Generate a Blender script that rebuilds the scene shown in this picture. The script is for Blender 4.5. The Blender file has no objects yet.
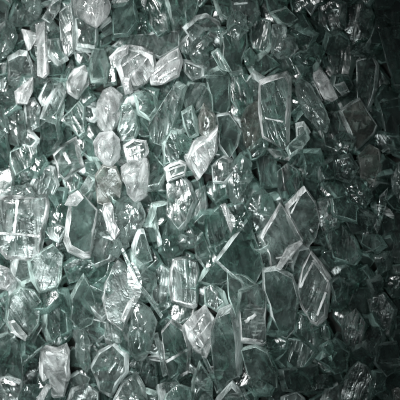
import bpy, math, random
import numpy as np
from mathutils import Vector, noise

# ------------------------------------------------------------------ scene, scale
S = 0.001            # one unit of the layout table = 1 mm
CAMH = 1250.0        # camera height over the bed (mm)
ZR = 45.0            # height at which the frame is exactly 400 mm wide
sc = bpy.context.scene
col = sc.collection
random.seed(7)

WORLD = .08
EXPOSURE = 0.0
LAMPS = [
 ('key_lamp', 'SPOT', (-.34, .26, .66), (-.12, .035, .03), 48.0, (.96, .99, .98), dict(shadow_soft_size=.11, spot_size=math.radians(48), spot_blend=1.0)),
 ('fill_lamp', 'SPOT', (-.22, -.20, .80), (-.09, -.03, .03), 46.0, (.88, .99, .98), dict(shadow_soft_size=.16, spot_size=math.radians(36), spot_blend=1.0)),
]

# ------------------------------------------------------------------ materials
def node(nt, typ, **kw):
    n = nt.nodes.new(typ)
    for k, v in kw.items():
        setattr(n, k, v)
    return n

def glass(name, tint, rough=(.10, .30), milk=.12, milkcol=(.62, .68, .66), bump=.30, grain=1.0, dens=0.0, spec=.5):
    """broken glass: clear refractive body, patchy frosting and dust, scratched and rippled skin"""
    m = bpy.data.materials.new(name); m.use_nodes = True
    nt = m.node_tree; nt.nodes.clear()
    L = nt.links.new
    out = node(nt, 'ShaderNodeOutputMaterial')
    tc = node(nt, 'ShaderNodeTexCoord')
    oi = node(nt, 'ShaderNodeObjectInfo')
    add = node(nt, 'ShaderNodeVectorMath', operation='ADD')
    sca = node(nt, 'ShaderNodeVectorMath', operation='SCALE'); sca.inputs['Scale'].default_value = 3.0
    comb = node(nt, 'ShaderNodeCombineXYZ')
    for i in range(3): L(oi.outputs['Random'], comb.inputs[i])
    L(comb.outputs[0], sca.inputs[0]); L(tc.outputs['Object'], add.inputs[0]); L(sca.outputs[0], add.inputs[1])
    P = add.outputs[0]
    def nz(scale, detail, rough_, dist=0.0, vec=None):
        n = node(nt, 'ShaderNodeTexNoise'); n.inputs['Scale'].default_value = scale
        n.inputs['Detail'].default_value = detail; n.inputs['Roughness'].default_value = rough_
        n.inputs['Distortion'].default_value = dist; L(vec or P, n.inputs['Vector']); return n.outputs[0]
    def ramp(v, a, b, lo=0., hi=1.):
        r = node(nt, 'ShaderNodeMapRange'); L(v, r.inputs[0])
        r.inputs[1].default_value = a; r.inputs[2].default_value = b; r.inputs[3].default_value = lo; r.inputs[4].default_value = hi
        return r.outputs[0]
    def mth(op, a, b):
        n = node(nt, 'ShaderNodeMath', operation=op)
        for i, v in enumerate((a, b)):
            if isinstance(v, (int, float)): n.inputs[i].default_value = v
            else: L(v, n.inputs[i])
        return n.outputs[0]
    # stretched coordinates for flow lines of the broken skin
    mp = node(nt, 'ShaderNodeMapping'); mp.inputs['Scale'].default_value = (1.5, .16, .8)
    vr = node(nt, 'ShaderNodeVectorRotate', rotation_type='EULER_XYZ')
    L(P, vr.inputs['Vector']); L(sca.outputs[0], vr.inputs['Rotation']); L(vr.outputs[0], mp.inputs['Vector'])
    flow = nz(150, 2, .6, 1.0, mp.outputs[0])
    big = nz(55, 1, .5)
    fine = nz(420, 1, .6)
    speck = nz(800, 0, .5)
    h = mth('ADD', mth('MULTIPLY', big, 1.3), mth('MULTIPLY', flow, .48 * grain))
    h = mth('ADD', h, mth('MULTIPLY', fine, .10 * grain))
    bp = node(nt, 'ShaderNodeBump'); bp.inputs['Strength'].default_value = bump; bp.inputs['Distance'].default_value = .004
    L(h, bp.inputs['Height'])
    bs = node(nt, 'ShaderNodeBsdfPrincipled')
    bs.inputs['IOR'].default_value = 1.5; bs.inputs['Transmission Weight'].default_value = 1.0
    hsv = node(nt, 'ShaderNodeHueSaturation'); hsv.inputs['Color'].default_value = (*tint, 1)
    L(ramp(oi.outputs['Random'], 0, 1, .6, 1.35), hsv.inputs['Saturation'])
    L(hsv.outputs[0], bs.inputs['Base Color'])
    L(ramp(flow, .38, .68, *rough), bs.inputs['Roughness']); L(bp.outputs[0], bs.inputs['Normal'])
    # frosting and dust: patches, specks, crack lines
    df = node(nt, 'ShaderNodeBsdfDiffuse'); df.inputs['Color'].default_value = (*milkcol, 1); L(bp.outputs[0], df.inputs['Normal'])
    tl = node(nt, 'ShaderNodeBsdfTranslucent'); tl.inputs['Color'].default_value = (*milkcol, 1); L(bp.outputs[0], tl.inputs['Normal'])
    ms = node(nt, 'ShaderNodeMixShader'); ms.inputs[0].default_value = .4; L(df.outputs[0], ms.inputs[1]); L(tl.outputs[0], ms.inputs[2])
    f = mth('ADD', ramp(flow, .40, .72, milk * .6, milk * 1.8), mth('MULTIPLY', ramp(speck, .74, .80), .16))
    f = mth('MULTIPLY', f, ramp(big, .34, .64, .45 if grain == 1.0 else .12, 1.4 if grain == 1.0 else 1.9))
    f = mth('MINIMUM', f, .96)
    mx = node(nt, 'ShaderNodeMixShader'); L(f, mx.inputs[0]); L(bs.outputs[0], mx.inputs[1]); L(ms.outputs[0], mx.inputs[2])
    L(mx.outputs[0], out.inputs['Surface'])
    return m

M = {
 'c': glass('clear_sea_green_glass', (.80, .94, .895), milk=.07, milkcol=(.40, .53, .50)),
 'd': glass('deep_green_glass',      (.69, .87, .815), milk=.075, milkcol=(.21, .32, .295)),
 'g': glass('pale_grey_glass',       (.88, .95, .93), milk=.07, milkcol=(.54, .66, .63)),
 'w': glass('frosted_white_glass',   (.96, .97, .97), rough=(.10, .36), milk=.27, milkcol=(.86, .87, .87), bump=.40),
 'b': glass('brown_tinged_glass',    (.86, .90, .86), milk=.09, milkcol=(.42, .42, .38)),
 'k': glass('shaded_smoky_glass',      (.58, .74, .70), milk=.05, milkcol=(.14, .20, .19)),  # also used across the dim right side, where it puts shade into the colour
}
EDGE = {
 'c': glass('chipped_edge_green', (.84, .96, .92), rough=(.10, .45), milk=.30, milkcol=(.66, .80, .76), bump=.45, grain=1.4),
 'd': glass('chipped_edge_deep_green', (.70, .90, .84), rough=(.10, .45), milk=.22, milkcol=(.36, .52, .48), bump=.45, grain=1.4),
 'g': glass('chipped_edge_grey', (.93, .97, .96), rough=(.10, .45), milk=.38, milkcol=(.80, .86, .85), bump=.45, grain=1.4),
 'w': glass('chipped_edge_white', (.97, .98, .98), rough=(.1, .5), milk=.44, milkcol=(.92, .92, .92), bump=.55, grain=1.4),
 'b': glass('chipped_edge_brown', (.9, .92, .89), rough=(.10, .45), milk=.28, milkcol=(.60, .60, .57), bump=.45, grain=1.4),
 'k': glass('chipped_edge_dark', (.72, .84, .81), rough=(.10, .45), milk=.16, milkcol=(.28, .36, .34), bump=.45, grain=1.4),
}
def crack_mat():
    m = bpy.data.materials.new('inner_crack'); m.use_nodes = True
    nt = m.node_tree; nt.nodes.clear(); L = nt.links.new
    out = node(nt, 'ShaderNodeOutputMaterial'); tc = node(nt, 'ShaderNodeTexCoord')
    n = node(nt, 'ShaderNodeTexNoise'); n.inputs['Scale'].default_value = 160; n.inputs['Detail'].default_value = 3; mpp = node(nt, 'ShaderNodeMapping'); mpp.inputs['Scale'].default_value = (.35, 3.2, 1); mpp.inputs['Rotation'].default_value = (0, 0, .7); L(tc.outputs['Object'], mpp.inputs['Vector']); L(mpp.outputs[0], n.inputs['Vector'])
    r = node(nt, 'ShaderNodeMapRange'); r.inputs[1].default_value = .48; r.inputs[2].default_value = .70; r.inputs[3].default_value = .05; r.inputs[4].default_value = .75; L(n.outputs[0], r.inputs[0])
    g = node(nt, 'ShaderNodeBsdfPrincipled'); g.inputs['Base Color'].default_value = (.9, .93, .92, 1); g.inputs['Roughness'].default_value = .28; g.inputs['Metallic'].default_value = .35
    t = node(nt, 'ShaderNodeBsdfTransparent'); mx = node(nt, 'ShaderNodeMixShader')
    L(r.outputs[0], mx.inputs[0]); L(t.outputs[0], mx.inputs[1]); L(g.outputs[0], mx.inputs[2]); L(mx.outputs[0], out.inputs['Surface'])
    return m
CRACK = crack_mat()
def ground_mat():
    m = bpy.data.materials.new('dark_earth'); m.use_nodes = True
    nt = m.node_tree; bs = nt.nodes['Principled BSDF']
    n = nt.nodes.new('ShaderNodeTexNoise'); n.inputs['Scale'].default_value = 60; n.inputs['Detail'].default_value = 8
    r = nt.nodes.new('ShaderNodeValToRGB'); r.color_ramp.elements[0].color = (.008, .010, .009, 1); r.color_ramp.elements[1].color = (.030, .030, .026, 1)
    nt.links.new(n.outputs[0], r.inputs[0]); nt.links.new(r.outputs[0], bs.inputs['Base Color'])
    b = nt.nodes.new('ShaderNodeBump'); b.inputs['Distance'].default_value = .004; nt.links.new(n.outputs[0], b.inputs['Height']); nt.links.new(b.outputs[0], bs.inputs['Normal'])
    bs.inputs['Roughness'].default_value = .9
    return m

# ------------------------------------------------------------------ settling the pieces on each other
G = 3.0; GN = int(640 / G)
hmap = np.full((GN, GN), 2.0)
gy_, gx_ = np.mgrid[0:GN, 0:GN]; gxc = gx_ * G - 120 + G / 2; gyc = gy_ * G - 120 + G / 2

def footprint(poly):
    inside = np.zeros((GN, GN), bool); n = len(poly)
    for i in range(n):
        x0, y0 = poly[i]; x1, y1 = poly[(i + 1) % n]
        if y0 == y1: continue
        c = ((y0 > gyc) != (y1 > gyc)) & (gxc < (x1 - x0) * (gyc - y0) / (y1 - y0) + x0)
        inside ^= c
    return inside

def heap(x, y):
    """bed shape: the heap falls away towards the lower right"""
    return -26.0 * max(0.0, min(1.0, (x - 250) / 150.0)) * (0.45 + 0.55 * min(1.0, max(0, y) / 400))

def world(px, py, z):
    k = (CAMH - z) / (CAMH - ZR)
    return ((px - 200) * k * S, (200 - py) * k * S, z * S)

# ------------------------------------------------------------------ building one piece
def rough_outline(poly, rnd, amp, seg):
    pts = []
    n = len(poly)
    for i in range(n):
        a = Vector(poly[i]); b = Vector(poly[(i + 1) % n]); d = b - a; L = d.length
        k = max(1, int(L / seg)); nrm = Vector((-d.y, d.x)).normalized() if L > 0 else Vector((0, 0))
        for j in range(k):
            t = j / k
            p = a + d * t
            if j: p = p + nrm * rnd.uniform(-amp, amp)
            pts.append(p)
    return pts

def piece_geometry(poly, t, f, b, s, g, dome, rnd, amp=.6, seg=11.0):
    out = rough_outline(poly, rnd, amp, seg)
    n = len(out); cx = sum(p.x for p in out) / n; cy = sum(p.y for p in out) / n
    R = sum((p - Vector((cx, cy))).length for p in out) / n
    # two sided inset which keeps slim pieces slim
    def ring(ins, z, sh, jit=0.0, jz=0.0):
        r = []
        for p in out:
            d = Vector((cx, cy)) - p; L = max(d.length, 1e-4)
            q = p + d * (min(ins, L * .62) / L)
            q = q + Vector(sh) + Vector((rnd.uniform(-jit, jit), rnd.uniform(-jit, jit)))
            zz = z + rnd.uniform(-jz, jz)
            r.append((q.x - g[0] * (zz - t * .5), q.y - g[1] * (zz - t * .5), zz + g[0] * (q.x - cx) + g[1] * (q.y - cy)))
        return r
    if dome < .5:       # sheet glass: parallel flat faces, square broken sides, a narrow worn arris
        rings = [ring(min(b, 1.0), 0, (-s[0] * .3, -s[1] * .3), .1, 0), ring(.1, t * .12, (0, 0), .15, 0), ring(0, t * .5, (s[0] * .3, s[1] * .3), .35, t * .04),
                 ring(f * .7, t * .97, (s[0], s[1]), .15, 0), ring(f * .7 + .7, t, (s[0], s[1]), .1, 0)]
    else: rings = [ring(b, 0, (-s[0] * .5, -s[1] * .5), .3, .4), ring(.4, t * .30, (0, 0), .3, t * .05), ring(0, t * .62, (0, 0), .3, t * .07),
             ring(f * .86, t * .96, (s[0] * .86, s[1] * .86), .25 + .35 * dome, .15), ring(f * 1.18, t, (s[0], s[1]), .2 + .4 * dome, .15 + .25 * dome)]
    if dome < .5:
        V = []; F = []; mid = []
        for r in rings: V += r
        for k in range(len(rings) - 1):
            for i in range(n):
                j = (i + 1) % n
                F.append((k * n + i, k * n + j, (k + 1) * n + j, (k + 1) * n + i)); mid.append(1)
        F.append(tuple(reversed(range(n)))); mid.append(0)
        F.append(tuple((len(rings) - 1) * n + i for i in range(n))); mid.append(0)
        return V, F, mid, cx, cy
    top_in = ring(f + (R - f) * .5, t + dome * .6, (s[0], s[1]), 1.2 if dome > 1 else .5, dome * .45 + .15)
    bot_in = ring(b + (R - b) * .5, -dome * .2, (0, 0), .8, dome * .2 + .2)
    V = []; F = []; mid = []
    allr = [bot_in] + rings + [top_in]
    for r in allr: V += r
    for k in range(len(allr) - 1):
        for i in range(n):
            j = (i + 1) % n
            F.append((k * n + i, k * n + j, (k + 1) * n + j, (k + 1) * n + i))
            mid.append(1 if 1 <= k <= 4 else 0)
    c0 = len(V); V.append((cx, cy, -dome * .25)); V.append((cx + s[0], cy + s[1], t + dome + rnd.uniform(-.3, .3)))
    last = (len(allr) - 1) * n
    for i in range(n):
        j = (i + 1) % n
        F.append((c0, j, i)); mid.append(0)
        F.append((c0 + 1, last + i, last + j)); mid.append(0)
    return V, F, mid, cx, cy

def to_mesh(name, V, F, z0, origin, mats, midx=None, ang=30, lumpy=0):
    me = bpy.data.meshes.new(name)
    W = [Vector(world(x, y, z + z0)) - origin for x, y, z in V]
    me.from_pydata([tuple(v) for v in W], [], [tuple(reversed(f)) for f in F])
    for m in mats: me.materials.append(m)
    if midx: me.polygons.foreach_set('material_index', midx)
    if lumpy:
        import bmesh
        bm = bmesh.new(); bm.from_mesh(me)
        for lv in (0, 1): bmesh.ops.subdivide_edges(bm, edges=bm.edges[:], cuts=1, use_grid_fill=True, smooth=0.0)
        amp = (.0010 if lumpy == 1.0 else .0006); o3 = Vector((origin.x * 37, origin.y * 53, origin.z))
        for v in bm.verts:
            v.co += noise.noise_vector(v.co * 130 + o3) * amp + noise.noise_vector(v.co * 330 + o3) * amp * .4
        bm.to_mesh(me); bm.free()
    me.polygons.foreach_set('use_smooth', [True] * len(me.polygons))
    me.set_sharp_from_angle(angle=math.radians(ang))
    me.update()
    return me

def settle(poly, V, t, lift, x, y):
    fp = footprint(poly)
    if fp.sum() < 2:
        i = int((y + 120) / G); j = int((x + 120) / G); fp[max(0, min(GN - 1, i)), max(0, min(GN - 1, j))] = True
    h = hmap[fp]
    z0 = float(np.percentile(h, 72)) + lift
    top = z0 + t * .8
    hmap[fp] = np.maximum(hmap[fp], top)
    return z0

PLACED = []
GROUPS = {'glass_nugget': 'rounded glass nuggets in the heap', 'glass_plate': 'flat glass pieces in the heap',
          'glass_splinter': 'narrow glass splinters in the heap', 'glass_chunk': 'broken glass chunks in the heap'}
CATS = {'glass_nugget': 'glass nugget', 'glass_plate': 'glass plate', 'glass_splinter': 'glass splinter', 'glass_chunk': 'glass chunk'}
KIND = {'n': 'glass_nugget', 'p': 'glass_plate', 's': 'glass_splinter', 'k': 'glass_chunk'}
DEF = {'n': dict(t=13, f=6, b=5, dome=2.2), 'p': dict(t=9, f=3.2, b=2.2, dome=.15),
       's': dict(t=6, f=1.8, b=1.4, dome=.5), 'k': dict(t=12, f=2.8, b=3, dome=1.0)}

def mirrors(g, px, py):
    """would this tilt throw a lamp straight up like a mirror?"""
    wx, wy, _ = world(px, py, 50)
    for l in LAMPS:
        v = (Vector(l[2]) - Vector((wx, wy, .05))).normalized() + Vector((-wx, -wy, 1.2)).normalized()
        if math.hypot(-v.x / v.z - g[0], v.y / v.z - g[1]) < .09: return True
    return False

def make(kind, label, poly, mat, seed, em=None, t=None, f=None, b=None, s=None, g=None, dome=None, lift=0.0, two=True, cracks=True, grow=1.0, amp=.6, ridges=(), group=None):
    rnd = random.Random(seed); d = DEF[kind]
    # clockwise in picture space -> counter-clockwise from above is handled by reversing
    area = sum(poly[i][0] * poly[(i + 1) % len(poly)][1] - poly[(i + 1) % len(poly)][0] * poly[i][1] for i in range(len(poly)))
    if area < 0: poly = poly[::-1]
    if grow != 1.0:
        qx = sum(p[0] for p in poly) / len(poly); qy = sum(p[1] for p in poly) / len(poly)
        poly = [(qx + (x - qx) * grow, qy + (y - qy) * grow) for x, y in poly]
    t = t or d['t'] * rnd.uniform(.8, 1.2); f = d['f'] * rnd.uniform(.8, 1.3) if f is None else f; b = d['b'] if b is None else b
    dome = d['dome'] if dome is None else dome
    if s is None:
        a = rnd.uniform(0, 6.28); q = rnd.uniform(.2, .7) * f; s = (math.cos(a) * q, math.sin(a) * q)
    if g is None:
        qx = sum(p[0] for p in poly) / len(poly); qy = sum(p[1] for p in poly) / len(poly)
        for _ in range(12):
            a = rnd.uniform(0, 6.28); q = rnd.uniform(.05, .38); g = (math.cos(a) * q, math.sin(a) * q)
            if not mirrors(g, qx, qy): break
    elif kind in 'pk':
        qx = sum(p[0] for p in poly) / len(poly); qy = sum(p[1] for p in poly) / len(poly)
        for _ in range(8):
            if not mirrors(g, qx, qy): break
            g = (g[0] + rnd.uniform(-.15, .15), g[1] + rnd.uniform(-.15, .15))
    V, F, mid, cx, cy = piece_geometry(poly, t, f, b, s, g, dome, rnd, amp * (2.2 if kind == 'n' else 1), 7.5 if kind == 'n' else 11)
    z0 = settle(poly, V, t, lift, cx, cy) + heap(cx, cy) * 0
    zmin = min(v[2] for v in V)
    if z0 + zmin < 1: z0 = 1 - zmin
    origin = Vector(world(cx, cy, z0))
    nm = KIND[kind]; LU = .5 if kind == 'k' else 0; AN = {'n': 34, 'k': 32}.get(kind, 26)
    if two and kind != 'n':      # polished faces + the broken edge all round as a part of its own
        fa = [q for q, m in zip(F, mid) if m == 0]; ed = [q for q, m in zip(F, mid) if m == 1]
        def sub(faces):
            ids = sorted({i for q in faces for i in q}); mp = {o: k for k, o in enumerate(ids)}
            return [V[i] for i in ids], [tuple(mp[i] for i in q) for q in faces]
        v1, f1 = sub(fa); v2, f2 = sub(ed)
        o = bpy.data.objects.new(nm, to_mesh(nm, v1, f1, z0, origin, [M[mat]], ang=AN, lumpy=LU)); col.objects.link(o)
        e = bpy.data.objects.new('broken_edge', to_mesh('broken_edge', v2, f2, z0, origin, [EDGE[em or mat]], ang=AN, lumpy=LU)); col.objects.link(e); e.parent = o
    else:
        o = bpy.data.objects.new(nm, to_mesh(nm, V, F, z0, origin, [M[mat], M[mat]], mid, ang=AN, lumpy=1.0)); col.objects.link(o)
    o.location = origin
    o['label'] = label; o['category'] = CATS[nm]; o['group'] = group or GROUPS[nm]
    for (x0, y0, x1, y1, w, hh) in ridges:
        dx, dy = x1 - x0, y1 - y0; L = math.hypot(dx, dy); nx, ny = -dy / L * w * .36, dx / L * w * .36
        pl = [(x0 + nx, y0 + ny), (x0 - nx, y0 - ny), (x1 - nx, y1 - ny), (x1 + nx, y1 + ny)]
        a2 = sum(pl[i][0] * pl[(i + 1) % 4][1] - pl[(i + 1) % 4][0] * pl[i][1] for i in range(4))
        if a2 < 0: pl = pl[::-1]
        RV, RF, _, rx, ry = piece_geometry(pl, hh, w * .3, .2, (0, 0), (0, 0), .2, rnd, amp=w * .16, seg=2.5)
        RV = [(x, y, z * .7 + t - .6 + dome * .55 + g[0] * (x - cx) + g[1] * (y - cy)) for x, y, z in RV]
        r = bpy.data.objects.new('raised_ridge', to_mesh('raised_ridge', RV, RF, z0, origin, [EDGE[em or mat]])); col.objects.link(r); r.parent = o
    R = sum(math.hypot(p[0] - cx, p[1] - cy) for p in poly) / len(poly)
    chance = {'w': 1.0, 'g': .7, 'c': .45, 'b': .5}.get(mat, .2)
    if kind == 'p': chance *= .3
    if cracks and (cracks == 2 or R > 8 and rnd.random() < chance):
        for _ in range(2 if cracks == 2 or mat == 'w' and R > 13 else 1):      # a curved fracture inside the glass
            a = rnd.uniform(0, 3.14); ca, sa = math.cos(a), math.sin(a); L1 = R * rnd.uniform(.45, .75); L2 = R * rnd.uniform(.14, .30)
            ox, oy = cx + rnd.uniform(-.25, .25) * R, cy + rnd.uniform(-.25, .25) * R; CV = []; CF = []; NX, NY = 9, 5
            up = rnd.uniform(-.5, .5)
            for iy in range(NY):
                for ix in range(NX):
                    u = ix / (NX - 1) * 2 - 1; v = iy / (NY - 1) * 2 - 1; tap = math.sqrt(max(0, 1 - u * u * .9))
                    x = u * L1; y = v * L2 * tap + .18 * L1 * u * u; z = t * (.48 + .10 * up * u + .26 * v * tap * (1 if up > 0 else -1) + .05 * math.sin(7 * u + up * 9))
                    X, Y = ox + x * ca - y * sa, oy + x * sa + y * ca
                    CV.append((X - g[0] * (z - t * .5), Y - g[1] * (z - t * .5), z + g[0] * (X - cx) + g[1] * (Y - cy)))
            CF = [(iy * NX + ix, iy * NX + ix + 1, (iy + 1) * NX + ix + 1, (iy + 1) * NX + ix) for iy in range(NY - 1) for ix in range(NX - 1)]
            k = bpy.data.objects.new('inner_crack', to_mesh('inner_crack', CV, CF, z0, origin, [CRACK])); col.objects.link(k); k.parent = o
    PLACED.append((cx, cy, label, kind))
    return o

# ------------------------------------------------------------------ the table of pieces: kind, layer, material, outline, label, options
T = []
def P(kind, layer, mat, pts, label, **kw):
    poly = [tuple(float(v) for v in q.split(',')) for q in pts.split()]
    T.append((layer, kind, mat, poly, label, kw))
# --- upper left
P('n',2,'g','-6,26 2,21 9,22 14,28 17,38 13,48 6,56 -2,60 -7,46','rounded grey chunk cut off by the left edge, a little below the top corner')
P('n',2,'g','22,0 26,-5 38,-5 41,8 38,18 30,20 25,12','knobbly grey chunk at the top edge, left of the narrow upright prism')
P('s',3,'w','37,24 46,22 47,45 48,74 44,78 39,76 38,50','upright strip of coarse sparkling white glass in the upper left', t=9)
P('s',2,'g','42,18 52,2 62,-4 60,10 50,24','slanting clear splinter above the upright sparkling white strip')
P('p',2,'g','60,10 72,2 75,20 74,50 66,57 61,46','tall smoky grey prism between the sparkling strip and the grey block with pale foot', g=(.25,.05))
P('n',3,'w','72,-6 104,-6 110,8 106,18 97,26 88,22 76,14','big white glossy nugget at the top edge, brightest piece of the upper left', t=20, dome=4)
P('k',2,'g','75,20 84,18 97,27 97,44 94,52 84,51 75,48','grey block with a pale foot directly below the big white glossy nugget', t=14, ridges=[(77,45,95,47,5,3)])
P('k',2,'w','22,30 36,32 34,42 28,50','small white wedge left of the upright sparkling strip')
P('p',2,'g','8,58 20,52 27,53 33,66 32,76 16,88 9,82','pale misty grey plate with rounded top near the left edge', g=(-.1,-.3))
P('k',3,'w','15,92 32,78 33,90 26,104 17,103','small bright crystal lying on the foot of the pale misty plate')
P('s',3,'g','38,98 46,80 53,78 54,88 42,106','leaf shaped clear splinter right of the small bright crystal')
P('k',2,'g','48,40 58,40 62,54 68,60 58,66 48,56','small pitted grey chip touching the right side of the sparkling strip')
P('s',2,'g','52,100 66,68 72,60 74,66 62,90 55,106','long grey blade leaning left of the bright faceted chunk')
P('k',3,'w','66,80 74,70 84,66 89,70 88,84 78,98 68,92','bright faceted chunk with a shining right flank below the grey block', t=15, dome=3)
P('p',2,'k','-6,62 8,60 9,82 2,96 -6,90','dark narrow plate at the left edge beside the pale misty plate')
P('k',1,'g','74,52 86,51 92,56 88,66 78,66','dull grey lump under the foot of the grey block')
P('p',2,'c','93,50 104,50 110,66 106,82 92,82 90,68','upright sea green plate between the bright faceted chunk and the white arch')
P('p',2,'d','110,5 122,-6 134,-5 138,22 128,34 114,35','dark green plate at the top edge right of the big white nugget', g=(.1,.3))
P('s',3,'w','140,-5 148,-5 145,7 142,5','tiny bright tip poking in at the top edge between two dark green plates')
P('p',2,'d','146,8 150,-6 163,-6 168,14 169,30 158,36 148,24','dark green plate with a thin bright right rim at the top edge')
P('p',1,'c','164,-6 187,-6 184,16 174,32 169,18','wide sea green plate at the top edge above the big pale slab')
P('p',3,'g','114,46 126,36 150,33 178,32 178,46 160,58 138,52','broad pale slab lying across the top of the white curling chunks', t=8, g=(0,.2))
P('k',3,'w','116,62 124,46 142,48 152,54 156,68 146,82 136,88 124,84 120,72','white arching chunk with curved ripple lines, left of its curling twin', t=18, dome=5, ridges=[(122,66,140,53,2.2,2.5),(132,76,147,58,2.2,2.5)])
P('k',3,'w','150,74 160,60 178,50 182,62 178,76 162,84 152,84','white curling chunk with layered bands pointing up to the right', t=16, dome=4, ridges=[(154,74,168,62,2.5,3),(158,79,176,68,3,3),(168,62,178,57,2.5,3)])
P('k',3,'w','110,57 118,48 128,46 127,54 118,60 112,62','small bright white lump at the left shoulder of the white arching chunk')
P('k',3,'w','122,78 130,79 132,92 125,94','small shining white bit hanging below the white arching chunk')
P('p',1,'c','98,60 110,58 116,70 116,84 104,86','sea green plate half under the white arching chunk on its left')
P('p',2,'c','186,-5 199,-5 198,10 190,26 186,30 183,16','narrow pale green plate at the top edge with a pointed foot', f=4)
P('k',3,'g','184,28 196,16 206,14 218,22 222,34 210,30 202,32 192,40','bent grey chunk like a roof over the dark hollow, top centre')
P('n',3,'g','194,42 206,36 212,40 208,52 208,66 196,64 190,56','rounded thumb shaped grey chunk left of the dark hollow')
P('k',2,'g','180,44 190,32 194,42 188,54 182,52','little grey wedge between the pale slab and the thumb shaped chunk')
P('k',2,'g','184,60 194,62 206,68 204,76 192,80 185,72','lumpy grey chunk below the thumb shaped chunk')
P('s',3,'c','212,52 218,48 226,60 230,72 222,70','short rounded blade at the lower side of the dark hollow')
P('p',2,'c','222,36 236,26 246,32 248,46 242,62 243,72 232,74 222,60','large sea green plate with notched top right of the dark hollow', t=13)
P('n',2,'c','228,18 238,10 246,16 248,30 238,40 229,34','dark glossy nugget tucked under the ring rimmed chunk')
P('n',3,'g','232,2 246,-2 256,2 260,14 250,28 240,22 234,12','glossy ring rimmed chunk at the top edge, right of centre', t=14, f=5, dome=.5, ridges=[(234,4,248,3,2.5,3),(237,21,247,26,2.5,3)])
P('p',2,'c','212,-5 228,-5 232,6 228,20 218,14','clear plate at the top edge left of the ring rimmed chunk')
P('p',2,'c','250,28 256,18 270,22 272,46 266,55 256,54 250,44','smoky plate with rounded pale foot below the ring rimmed chunk', f=4.5)
P('n',2,'c','244,56 250,48 256,56 254,66 246,65','small glossy bead under the smoky plate with rounded foot')
P('n',2,'g','274,26 284,24 286,34 294,38 297,48 291,56 278,58 272,52 273,40','lumpy dim chunk with a round foot right of the smoky plate', dome=3)
P('k',1,'d','266,-5 288,-5 286,14 277,18 268,10','dim green chunk at the top edge above the lumpy dim chunk')
P('p',1,'d','290,-5 308,-5 306,20 302,30 294,22','dark green pointed plate hanging from the top edge')
P('s',2,'g','305,8 317,-5 324,-5 311,16','pale slanting streak splinter at the top edge in the dark right part')
P('p',3,'c','261,82 268,79 286,74 290,80 290,112 288,145 283,146 264,135 260,110','tall rectangular plate with a bright frame edge like a small window', lift=9, t=14, f=5.5, s=(-1.2,1.5), g=(.04,-.06), ridges=[(265,118,283,122,2.2,2.5)], em='w')
P('k',3,'w','312,66 316,60 324,72 334,88 337,97 332,100 324,98 314,80','speckled bright blade with a shining round tip, the right one of a pair', t=10, f=2.5)
P('s',3,'g','296,68 303,64 312,78 318,92 322,100 318,104 306,88','slim clear blade squeezed left of the speckled bright blade', em='w')
P('n',3,'g','297,84 302,80 312,88 322,104 328,122 326,130 318,128 306,116 298,98','long rounded pod shaped chunk pointing down right under the pair of blades', t=14, f=5, dome=3)
P('k',2,'g','334,84 344,82 349,92 342,95','small chip right of the speckled blade tip')
P('p',2,'k','328,48 340,34 352,42 356,58 350,78 340,74 330,60','big dark plate behind the speckled bright blade', g=(.2,.1))
P('p',3,'k','358,62 364,60 374,58 378,66 376,90 368,110 360,106 358,90','dark upright bar with sparkling top edge in the right part', f=2.4, em='g')
P('p',3,'b','341,112 352,104 360,100 368,112 377,126 374,134 356,151 350,134','brown tinged wedge with a sparkling lower edge under the dark upright bar', f=3.5, s=(-1.5,-2), t=12, em='g')
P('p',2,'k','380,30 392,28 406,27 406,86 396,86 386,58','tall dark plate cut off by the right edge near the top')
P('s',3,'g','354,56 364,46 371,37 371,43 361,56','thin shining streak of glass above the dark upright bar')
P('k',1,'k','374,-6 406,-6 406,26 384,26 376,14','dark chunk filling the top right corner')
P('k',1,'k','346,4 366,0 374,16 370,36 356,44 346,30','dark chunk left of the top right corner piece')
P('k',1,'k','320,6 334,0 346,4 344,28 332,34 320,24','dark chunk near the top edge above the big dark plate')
# --- second band, left
P('n',3,'g','3,122 8,112 18,106 24,114 26,134 20,146 10,142','knobbly pale chunk near the left edge above the flat green trapezoid', dome=3.5)
P('k',2,'g','24,102 34,98 40,108 38,128 30,132 25,122','pale milky chunk right of the knobbly pale chunk')
P('s',3,'g','40,118 46,100 60,84 66,92 58,112 46,120','long pale blade slanting above the dark diamond plate', t=9, f=3)
P('p',3,'k','40,146 42,124 48,119 58,122 62,138 54,150 40,157','dark diamond plate with a bright lower edge in the upper left', f=3.2)
P('p',3,'c','54,154 62,146 76,138 84,166 66,179 60,174','tilted square plate holding a bright white flaw below the dark diamond plate', f=4, ridges=[(64,152,70,164,4,2)], em='w', cracks=2)
P('p',3,'c','60,122 80,102 85,108 86,134 80,138 70,128','clear triangular plate with a bright right rim left of the white nuggets', f=3)
P('p',3,'c','10,152 22,146 36,140 38,158 32,166 16,175 10,162','flat green trapezoid near the left edge', f=2.5)
P('k',2,'g','20,132 30,128 40,140 34,148 22,146','grey chip resting on the upper side of the flat green trapezoid')
P('p',1,'k','-5,130 6,134 10,150 8,168 -5,172','dark piece at the left edge beside the flat green trapezoid')
P('p',3,'g','26,192 40,164 54,168 58,184 52,196 34,195','clear triangle with smoky heart above the big moulded slab', f=3.5)
P('p',2,'g','-5,176 10,168 14,180 12,194 2,198 -5,195','grey plate at the left edge on top of the big moulded slab')
P('n',3,'w','96,112 104,92 111,88 122,96 122,108 112,130 105,132 98,124','long white frosted nugget, the upper of two white ones left of centre', t=18, dome=4)
P('n',3,'w','94,142 100,134 112,132 118,140 119,156 112,166 104,164 96,154','squat white nugget with a shining spot, the lower of two white ones', t=17, dome=4)
P('p',2,'c','122,106 130,104 136,112 139,128 134,140 124,142 118,130','green plate leaning against the long white frosted nugget')
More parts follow.
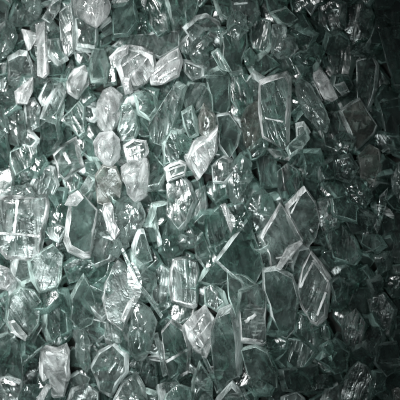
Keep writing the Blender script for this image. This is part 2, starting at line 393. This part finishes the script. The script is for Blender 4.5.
P('k',3,'g','124,146 134,140 146,142 148,152 142,162 128,162','striped chip with bright slanting lines above the white speckled nugget', ridges=[(128,150,142,144,1.8,2),(129,156,144,149,1.8,2)], em='w')
P('k',2,'c','134,94 146,90 156,96 158,110 150,120 138,114','bluish green chunk below the white arching chunk')
P('p',3,'c','150,126 162,104 176,84 184,88 178,118 166,144 156,140','long textured sea green plate slanting down from the white curling chunk', t=14, g=(.3,-.1))
P('n',3,'w','122,168 132,160 146,160 148,176 146,194 138,201 130,194 123,180','white speckled egg shaped nugget with a bright tip in the left middle', t=16, dome=3.5)
P('p',1,'d','150,130 158,126 162,140 160,158 152,164 148,148','narrow dim green plate beside the striped chip')
P('p',2,'c','162,142 170,128 177,130 181,150 178,160 164,162','green plate standing on the ridged bright chip')
P('k',3,'g','164,168 178,160 186,164 184,176 168,181','ridged chip with bright parallel bars above the large green diamond', ridges=[(166,171,183,165,2.5,2.5),(168,178,184,172,2.5,2.5)], em='w')
P('p',2,'b','96,176 104,166 116,168 122,182 120,198 110,206 98,202','dark brownish plate left of the white speckled egg shaped nugget', f=2)
P('p',2,'c','182,94 188,82 204,84 212,94 212,112 204,106 196,112 186,108','broad green plate above the pinkish white chip')
P('p',2,'c','206,74 220,68 230,76 230,104 226,114 214,110','upright green plate above the green kite plate')
P('k',3,'b','198,118 204,104 214,114 216,128 208,138 200,132','pinkish pointed chip standing on the bright bottomed wedge', t=12)
P('k',3,'w','185,156 194,142 206,136 216,128 216,150 206,168 197,178 190,168','bright bottomed wedge with a sharp white lower rim, centre top', t=14, f=6, dome=.4)
P('p',3,'c','216,116 228,114 240,130 236,146 228,157 218,144','green kite shaped plate with thin bright edges right of the pinkish chip', f=1.8, em='g')
P('n',2,'b','241,122 248,106 258,102 263,116 264,140 252,154 244,142','smooth brownish oval chunk left of the window like plate', dome=1.2, f=4)
P('k',2,'c','182,112 192,106 197,120 198,134 190,138 184,126','small green chunk touching the left side of the pinkish chip')
P('k',2,'g','212,166 224,156 232,160 236,172 226,184 214,182','curved grey chip right of the bright bottomed wedge')
P('n',3,'c','228,168 240,154 250,162 252,178 242,194 235,203 228,194','smooth tapering nugget with beaded lower tip near the centre', f=5, dome=1.5)
P('n',2,'c','174,140 184,134 192,140 187,152 178,150','small dim bead like nugget left of the bright bottomed wedge')
P('p',1,'d','230,74 244,72 254,80 252,104 242,112 232,100','dim green plate left of the window like plate')
P('k',2,'g','296,124 304,122 310,132 306,144 297,142','sparkling crumb resting on the crumbly slanting piece')
P('p',1,'d','256,156 276,156 278,186 262,190','dark upright plate under the crumbly grey piece')
P('p',2,'k','278,172 288,164 298,170 302,184 296,198 284,204 278,190','dark oval plate above the leaf shaped clear plate')
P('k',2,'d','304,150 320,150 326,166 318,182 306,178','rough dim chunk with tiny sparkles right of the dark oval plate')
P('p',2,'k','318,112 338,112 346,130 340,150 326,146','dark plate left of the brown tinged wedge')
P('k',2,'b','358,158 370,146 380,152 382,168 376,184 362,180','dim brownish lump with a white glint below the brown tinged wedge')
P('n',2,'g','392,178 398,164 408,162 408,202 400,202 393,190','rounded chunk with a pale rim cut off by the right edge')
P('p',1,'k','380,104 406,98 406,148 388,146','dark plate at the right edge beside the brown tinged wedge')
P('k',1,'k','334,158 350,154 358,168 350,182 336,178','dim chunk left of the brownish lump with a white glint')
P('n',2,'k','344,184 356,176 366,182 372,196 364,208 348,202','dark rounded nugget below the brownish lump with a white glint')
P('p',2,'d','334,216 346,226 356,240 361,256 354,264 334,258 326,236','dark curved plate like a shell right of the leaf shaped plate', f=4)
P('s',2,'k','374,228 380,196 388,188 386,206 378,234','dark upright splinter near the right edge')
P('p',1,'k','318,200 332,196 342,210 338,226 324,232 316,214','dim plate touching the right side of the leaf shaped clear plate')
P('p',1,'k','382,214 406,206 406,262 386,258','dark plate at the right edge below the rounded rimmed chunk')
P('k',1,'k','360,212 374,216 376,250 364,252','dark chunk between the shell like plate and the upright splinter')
# --- middle band, left
P('p',3,'g','-5,199 20,197 47,197 48,206 43,236 39,259 8,257 -5,240','big white moulded slab with raised ribs at the left edge', em='w', cracks=False, amp=.3, t=15, f=3.5, s=(-1,0), g=(0,.02), dome=.6, ridges=[(18,200,14,233,3.6,2.6),(-3,233,40,236,3.6,2.6)])
P('n',3,'c','48,212 54,198 62,196 68,206 66,222 58,232 50,226','smooth round lens like nugget right of the big moulded slab', f=5, dome=2)
P('k',3,'g','48,228 58,224 67,229 59,243 50,238','bright crumpled chip under the lens like nugget')
P('p',3,'c','72,200 84,198 97,212 96,226 90,256 84,257 70,250 66,240 68,222','tall kite plate with bright frame and shining lower tip, left middle', t=14, f=5, s=(-1.5,-3), em='w')
P('k',3,'w','67,205 70,195 78,191 83,198 76,206','bright white crumpled bit on the upper end of the tall kite plate')
P('p',3,'c','80,190 90,174 97,180 94,190 84,198','small clear triangle above the tall kite plate')
P('p',2,'c','62,180 74,172 81,178 78,190 68,194','small green plate between the tilted square plate and the kite plate')
P('k',3,'w','102,212 104,205 111,204 114,218 119,232 114,239 108,230','twisted glossy white chip between the kite plate and a grey chunk', t=13, dome=3)
P('n',3,'g','114,208 124,198 138,202 144,214 140,228 130,240 124,244 118,230','rounded grey chunk under the white speckled egg shaped nugget', t=16, dome=2.5)
P('k',3,'g','132,246 138,230 144,230 148,244 152,258 142,262 134,256','knobbly bright chip below the rounded grey chunk', dome=3)
P('n',3,'c','162,238 170,218 180,228 187,238 182,252 170,260 162,252','textured teardrop chunk at the foot of the large green diamond', dome=2.5)
P('p',3,'c','168,184 178,172 190,184 196,200 188,220 180,228 168,214','large green diamond plate in the centre', t=11, f=2.6, g=(.15,.1), em='g')
P('s',3,'g','196,190 205,186 208,206 204,224 198,222 194,206','ridged sparkling splinter standing in the centre', t=9)
P('p',3,'d','205,218 220,204 232,232 222,256 214,258 206,238','dark green rhomb plate in the centre with a lit left edge', f=2.5)
P('s',3,'w','221,205 226,204 233,228 231,233','slim white sliver along the right side of the dark green rhomb')
P('p',2,'d','217,260 232,240 246,222 258,248 262,266 252,286 232,274','large dark diamond with thin light outlines right of the dark green rhomb', f=2, t=10, em='g')
P('s',2,'c','194,242 202,232 208,246 214,262 206,270 196,258','rough pointed splinter below the ridged sparkling splinter')
P('s',3,'g','151,206 154,206 162,244 158,246','very thin upright stick between the grey chunk and the green diamond', t=4)
P('n',3,'c','247,206 254,194 264,190 272,200 275,210 268,224 258,232 248,220','six sided clear nugget with a bright right side, right of centre', f=4, dome=1, cracks=2)
P('p',3,'g','286,206 296,196 304,189 314,202 319,220 314,236 306,246 296,236 288,220','leaf shaped clear plate with two white glints right of centre', t=11, f=3.2, ridges=[(291,214,300,196,2.2,2),(310,229,313,232,3,2)], em='w')  # both ridges are painted glints, highlights modelled in white edge glass
P('p',3,'g','261,238 280,206 292,222 302,240 292,256 278,277 272,270 268,254','clear diamond plate with light frame and sharp V shaped foot', t=12, f=3, ridges=[(263,236,272,222,2,2)], em='w')
P('s',3,'w','276,268 286,248 300,240 302,243 290,258 280,270','bundle of bright bars across the foot of the V footed diamond', t=8, ridges=[(280,265,297,245,1.6,2)])
P('p',3,'g','297,292 304,268 312,254 322,266 331,280 328,302 326,316 318,324 312,322 302,306','clear kite plate with a wide bright frame and hooked foot, lower right', t=15, f=5, s=(-1,0), ridges=[(317,316,326,292,3,2.5),(300,288,313,262,3,2.5),(313,260,328,282,3,2.5)], em='w')
P('p',2,'g','290,264 298,247 308,245 313,255 304,276 298,288 292,278','grey plate joining the V footed diamond to the hooked kite plate')
P('p',3,'c','264,290 264,272 276,270 292,278 298,296 294,330 286,338 281,336 272,318','tapering clear tooth with a bright pointed root', t=14, f=4, s=(0,-2), em='g')
P('p',3,'g','240,292 248,288 254,286 265,294 265,342 262,344 241,341 238,310','upright clear block with a white hot spot and bright base', t=16, f=3, s=(0,-1.5), ridges=[(242,339,263,341,3.5,3),(245,322,256,314,5,1.5)], em='w', cracks=2)  # short ridge and forced cracks put the hot spot highlight into the shape
# --- lower left
P('p',2,'c','28,262 40,252 52,246 62,256 60,280 56,288 40,292 32,280','green plate with bright right angled lower edge under the big moulded slab', f=3, ridges=[(40,289,55,286,2.5,2.5),(58,284,60,266,2.5,2.5)])
P('k',3,'w','-5,264 8,269 15,280 8,290 -5,286','bright chip at the left edge below the big moulded slab')
P('p',3,'c','10,298 20,288 34,292 42,304 38,324 28,338 14,334 6,320','big oval smoky plate with bright chips along its foot, lower left', t=11, f=3.2, s=(0,-1))
P('p',3,'c','43,302 56,296 66,291 70,304 70,330 62,336 50,344 44,330','five sided dark plate with a pale rim right of the oval smoky plate', t=11, f=3.4)
P('p',3,'c','72,296 84,276 92,288 97,306 92,322 80,328 71,318','dark pointed plate in the lower left between rimmed plate and tall frame plate', f=2.4)
P('p',1,'d','-5,298 6,292 6,320 -5,332','dark green piece at the left edge beside the oval smoky plate')
P('s',3,'w','8,322 14,320 27,336 25,341 14,334','bright sharp splinter across the foot of the oval smoky plate', t=6)
P('p',2,'d','64,264 76,256 94,258 96,270 86,278 70,282','dark textured green plate below the tall kite plate')
P('p',3,'g','103,298 106,280 118,259 124,264 136,294 132,308 122,328 108,318','tall clear plate with bright left frame in the lower left centre', t=13, f=3, g=(.05,.1), em='w')
P('s',3,'g','117,241 119,239 135,275 162,314 160,317 132,278','long thin glass rod running down to the clear rounded block', em='g', t=5, f=1.0, amp=.35, lift=3, g=(0,0))
P('p',2,'c','148,272 158,262 168,270 170,306 160,312 150,298','smooth teal plate behind the long thin glass rod')
P('s',3,'w','120,320 128,302 134,296 132,306 124,322','short bright bar crossing the tall clear plate', t=7)
P('k',2,'g','101,314 108,306 126,318 130,336 122,347 106,342','misty grey chunk under the tall clear plate')
P('n',3,'g','131,322 136,302 150,310 156,322 150,348 144,358 136,359 129,350','clear chunk with a rounded shining tip under the long thin rod', t=15, dome=3)
P('k',3,'g','92,366 100,352 116,344 128,354 128,372 118,384 112,396 101,390','large cloudy grey chunk in the lower left centre', t=16, dome=3)
P('k',3,'g','114,400 122,383 136,373 144,388 148,406 116,406','blunt clear chunk at the bottom edge right of the cloudy grey chunk')
P('p',2,'k','128,362 146,356 156,364 158,384 150,400 140,378','dark plate below the clear chunk with a rounded shining tip')
P('s',3,'g','154,334 158,333 167,374 163,376','thin straight stick left of the plate with two white bars', t=5, f=1.2)
P('k',3,'w','40,372 42,350 47,347 57,349 66,345 69,352 69,376 64,394 54,395 43,386','frosted pinkish grey block with a white band near its jagged top', t=17, f=4, dome=1, ridges=[(46,353,65,356,4,2.5)])
P('p',2,'k','22,364 36,352 44,346 42,376 32,394 22,382','dark plate with one bright slanting edge left of the frosted pinkish block', ridges=[(24,362,43,346,2.5,2)])
P('p',3,'c','-5,338 8,334 18,342 23,358 22,382 10,376 -5,374','green plate with bright right rim at the left edge near the bottom', f=3.4)
P('k',3,'g','-5,378 8,375 22,382 20,400 14,406 -5,406','chunk with a white upper rim in the bottom left corner', ridges=[(6,377,20,384,3.5,2.5)])
P('s',3,'w','34,404 46,384 51,386 40,406','bright slanting bar below the frosted pinkish block', t=7)
P('n',3,'g','76,346 80,330 85,326 90,344 90,362 87,371 80,366 76,356','drop shaped grey chunk right of the frosted pinkish block', dome=2)
P('k',2,'g','66,406 72,389 88,384 98,392 98,406','rough crumbly chunk at the bottom edge under the drop shaped chunk')
P('s',2,'g','27,346 36,328 42,310 43,326 32,348','narrow clear splinter between the oval smoky plate and the rimmed plate')
P('p',3,'g','171,270 175,260 186,258 196,262 198,272 196,304 193,307 172,301 170,286','clear upright block with rounded corners and bright outline, bottom centre', t=15, f=3.8, s=(0,-.5), g=(0,0), ridges=[(174,300,193,305,2.6,2.5)], em='w')
P('k',2,'c','206,288 212,284 224,292 228,304 218,312 206,304','dull teal chip right of the rounded corner block')
P('p',2,'c','228,272 246,276 258,286 242,292 237,316 229,298','angled plate behind the upper left side of the hot spot block')
P('k',3,'w','184,326 194,314 204,308 214,320 214,340 206,356 196,350 188,338','shattered bright fan of white glass in the bottom centre', t=14, dome=4, ridges=[(190,332,202,316,1.8,3),(195,342,210,322,1.8,3),(200,350,212,334,1.8,3),(190,326,204,346,1.8,3)], cracks=2)
P('p',3,'c','212,332 219,313 232,308 236,322 240,340 240,372 230,378 222,392 216,372 212,350','tall crystal prism with chipped pale crown, bottom centre', t=18, f=5, s=(-.5,2), em='g')
P('p',3,'c','163,332 172,322 184,330 190,348 188,372 172,384 166,362','green plate crossed by two bright white bars, bottom centre', t=11, f=2.5, ridges=[(166,362,187,350,4,3),(170,382,189,371,3,3)], em='w')
P('s',3,'g','202,356 206,357 222,388 217,393','straight clear stick leaning below the shattered bright fan', t=5, cracks=2)
P('k',2,'c','192,382 200,362 212,382 212,406 192,406','dark clear chunk at the bottom edge under the leaning stick')
P('s',3,'g','234,374 239,375 252,404 247,406','bright stick running off the bottom edge beside the crystal prism', t=5)
P('k',2,'c','166,394 178,385 190,388 192,406 162,406','dull green chunk at the bottom edge below the two white bars')
P('k',3,'g','214,406 218,396 232,382 240,390 244,406','pale chunk at the bottom edge under the crystal prism')
P('p',2,'c','242,350 256,346 268,352 276,370 277,386 262,388 248,374','smooth green plate with rounded right end below the hot spot block', f=2.4)
P('p',2,'d','275,350 290,338 302,340 316,352 306,366 292,372 280,364','dim diamond plate below the tapering tooth', f=2)
P('p',2,'d','294,334 299,312 312,322 328,328 330,342 322,352 312,348','dark teal plate under the hooked kite plate')
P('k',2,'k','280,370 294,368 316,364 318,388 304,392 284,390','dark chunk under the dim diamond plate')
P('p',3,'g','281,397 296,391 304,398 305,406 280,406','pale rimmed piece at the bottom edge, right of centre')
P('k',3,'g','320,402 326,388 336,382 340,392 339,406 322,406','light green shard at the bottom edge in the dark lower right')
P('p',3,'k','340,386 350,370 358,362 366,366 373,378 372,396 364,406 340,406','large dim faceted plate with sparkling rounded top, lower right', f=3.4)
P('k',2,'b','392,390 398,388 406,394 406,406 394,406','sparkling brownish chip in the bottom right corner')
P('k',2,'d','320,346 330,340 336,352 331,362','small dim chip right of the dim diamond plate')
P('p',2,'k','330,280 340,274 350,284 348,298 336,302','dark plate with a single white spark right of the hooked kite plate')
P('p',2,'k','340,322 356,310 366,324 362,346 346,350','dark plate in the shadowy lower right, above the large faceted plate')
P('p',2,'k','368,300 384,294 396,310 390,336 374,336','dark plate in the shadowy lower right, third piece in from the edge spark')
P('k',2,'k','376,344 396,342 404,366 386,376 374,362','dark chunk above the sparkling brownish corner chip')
P('k',3,'g','266,148 276,150 290,145 289,157 276,158','crumbly grey piece under the foot of the window like plate', t=9)
P('k',3,'c','286,148 294,140 306,130 309,139 299,152 290,157','crumbly slanting piece right of the crumbly grey piece below the window like plate', t=9)


# dim pieces that show through between the named ones
def blob(rnd, cx, cy, kind):
    n = rnd.choice((4, 5, 5, 6, 7)); a0 = rnd.uniform(0, 6.28)
    rx = rnd.uniform(13, 21); ry = rx * rnd.uniform(.6, 1.0)
    if kind == 's': rx, ry, n = rnd.uniform(14, 20), rnd.uniform(3, 5), 4
    rot = rnd.uniform(0, 3.14); pts = []
    for i in range(n):
        a = a0 + (i + rnd.uniform(-.25, .25)) * 6.283 / n; q = rnd.uniform(.82, 1.15)
        x = math.cos(a) * rx * q; y = math.sin(a) * ry * q
        pts.append((cx + x * math.cos(rot) - y * math.sin(rot), cy + x * math.sin(rot) + y * math.cos(rot)))
    return pts

# lowest bed of small broken glass, too many to count
def rubble():
    rnd = random.Random(99); VV = []; FF = []; MI = []
    for r in range(26):
        for c in range(26):
            cx = -70 + c * 21.6 + rnd.uniform(-8, 8); cy = -70 + r * 21.6 + rnd.uniform(-8, 8)
            if math.hypot(cx - 200, cy - 200) > 300: continue
            pl = blob(rnd, cx, cy, rnd.choice('ppk'))
            a2 = sum(pl[i][0] * pl[(i + 1) % len(pl)][1] - pl[(i + 1) % len(pl)][0] * pl[i][1] for i in range(len(pl)))
            if a2 < 0: pl = pl[::-1]
            g = (rnd.uniform(-.5, .5), rnd.uniform(-.5, .5)); t = rnd.uniform(6, 11)
            V, F, mid, x, y = piece_geometry(pl, t, 3, 2, (0, 0), g, .4, rnd, seg=20)
            fp = footprint(pl); h = float(np.percentile(hmap[fp], 60)) if fp.any() else 2.0
            if fp.any(): hmap[fp] = np.maximum(hmap[fp], h + t * .7)
            z0 = max(h, 1 - min(v[2] for v in V)); k = len(VV)
            VV += [(a, b, cc + z0) for a, b, cc in V]; FF += [tuple(i + k for i in f) for f in F]; MI += [m for m in mid]
    o = bpy.data.objects.new('glass_rubble', to_mesh('glass_rubble', VV, FF, 0, Vector((0, 0, 0)), [M['d'], EDGE['d']], MI)); col.objects.link(o)
    o['kind'] = 'stuff'; o['label'] = 'bed of small broken dark green glass under the heap'; o['category'] = 'glass rubble'
rubble()

def centroid(p): return (sum(q[0] for q in p) / len(p), sum(q[1] for q in p) / len(p))
def short_name(label):
    w = label.replace(',', '').split()
    cut = len(w)
    for i, x in enumerate(w):
        if i >= 2 and x in ('at', 'in', 'left', 'right', 'below', 'above', 'under', 'near', 'between', 'with', 'directly', 'beside', 'behind', 'lying', 'resting', 'touching', 'squeezed', 'tucked', 'poking', 'half', 'leaning', 'standing', 'hanging', 'slanting', 'crossed', 'crossing', 'running', 'pointing', 'joining', 'cut', 'filling', 'holding', 'across', 'along', 'on', 'over', 'like', 'than', 'the', 'crossing'):
            cut = i; break
    return ' '.join(w[:cut])
names = {}
for it in T:
    s_ = short_name(it[4]); names.setdefault(s_, []).append(centroid(it[3]))
LAND = [(s_, c[0]) for s_, c in names.items() if len(c) == 1 and 3 <= len(s_.split()) <= 7]
rnd = random.Random(5)
COVER = np.zeros((GN, GN), int)
for it in T: COVER[footprint(it[3])] += 1
spots = []
tries = 0
while len(spots) < 118 and tries < 20000:      # fillers go first where the named pieces leave gaps
    tries += 1
    x, y = rnd.uniform(-6, 406), rnd.uniform(-6, 406)
    i, j = int((y + 120) / G), int((x + 120) / G)
    gap = (COVER[max(0, i - 2):i + 3, max(0, j - 2):j + 3] == 0).mean()
    if gap < max(.0, .5 - tries / 9000): continue
    if any(math.hypot(x - a, y - b) < 19 for a, b in spots): continue
    spots.append((x, y))
used = set()
WORD = {'p': 'plate', 'k': 'chunk', 's': 'splinter', 'n': 'nugget'}
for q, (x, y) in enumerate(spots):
    kind = rnd.choice('pppkkns'); dark = x > 285 or (x > 230 and y > 330)  # right and lower right fillers take darker glass, light falloff painted into the colour
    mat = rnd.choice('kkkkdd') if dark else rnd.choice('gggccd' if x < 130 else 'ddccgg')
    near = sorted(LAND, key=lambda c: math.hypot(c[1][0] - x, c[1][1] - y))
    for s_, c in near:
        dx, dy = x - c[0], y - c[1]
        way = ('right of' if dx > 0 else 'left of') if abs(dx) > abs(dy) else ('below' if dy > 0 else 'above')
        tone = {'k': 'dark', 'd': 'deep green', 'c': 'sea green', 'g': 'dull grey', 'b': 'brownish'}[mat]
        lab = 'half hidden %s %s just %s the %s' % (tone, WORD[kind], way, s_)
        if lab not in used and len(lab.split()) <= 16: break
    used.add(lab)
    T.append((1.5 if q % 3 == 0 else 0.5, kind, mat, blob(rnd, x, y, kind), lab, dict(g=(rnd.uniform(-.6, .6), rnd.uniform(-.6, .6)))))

T.sort(key=lambda it: it[0])
for n_, (layer, kind, mat, poly, label, kw) in enumerate(T):
    make(kind, label, poly, mat, 1000 + n_, grow=1.0 if layer in (.5, 1.5) else (1.09 if kind != 's' else 1.04), **kw)

# ------------------------------------------------------------------ ground under the heap
me = bpy.data.meshes.new('ground'); N = 64; Rr = 1.5
vs = [(0, 0, 0)] + [(Rr * math.cos(i * 2 * math.pi / N), Rr * math.sin(i * 2 * math.pi / N), 0) for i in range(N)]
me.from_pydata(vs, [], [(0, i + 1, (i + 1) % N + 1) for i in range(N)]); me.materials.append(ground_mat())
gr = bpy.data.objects.new('ground', me); col.objects.link(gr); gr['kind'] = 'structure'

# ------------------------------------------------------------------ light
w = bpy.data.worlds.new('World'); sc.world = w; w.use_nodes = True
bg = w.node_tree.nodes['Background']; bg.inputs[0].default_value = (.62, .75, .76, 1); bg.inputs[1].default_value = WORLD
def lamp(name, typ, loc, target, energy, color=(1, 1, 1), **kw):
    l = bpy.data.lights.new(name, typ); l.energy = energy; l.color = color
    for k, v in kw.items(): setattr(l, k, v)
    o = bpy.data.objects.new(name, l); col.objects.link(o); o.location = loc
    o.rotation_euler = (Vector(target) - Vector(loc)).to_track_quat('-Z', 'Y').to_euler()
    return o
for a in LAMPS: lamp(*a[:6], **a[6])

# ------------------------------------------------------------------ camera
cd = bpy.data.cameras.new('camera'); cam = bpy.data.objects.new('camera', cd); col.objects.link(cam)
cam.location = (0, 0, CAMH * S); cd.sensor_width = 36; cd.lens = 36 * (CAMH - ZR) / 400.0
cd.clip_start = .05; cd.clip_end = 20
sc.camera = cam
cd.dof.use_dof = True; cd.dof.focus_distance = (CAMH - 62) * S; cd.dof.aperture_fstop = 3.5

sc.render.engine = 'CYCLES'
c = sc.cycles
c.max_bounces = 10; c.transmission_bounces = 10; c.glossy_bounces = 3; c.diffuse_bounces = 2; c.transparent_max_bounces = 4
c.caustics_refractive = True; c.caustics_reflective = True; c.blur_glossy = .6; c.sample_clamp_indirect = 4.0
c.use_adaptive_sampling = True; c.adaptive_threshold = .06; c.adaptive_min_samples = 16
c.use_denoising = True
try: c.denoiser = 'OPENIMAGEDENOISE'
except Exception: pass
sc.view_settings.view_transform = 'Standard'; sc.view_settings.look = 'None'; sc.view_settings.gamma = 1.0
sc.view_settings.exposure = EXPOSURE
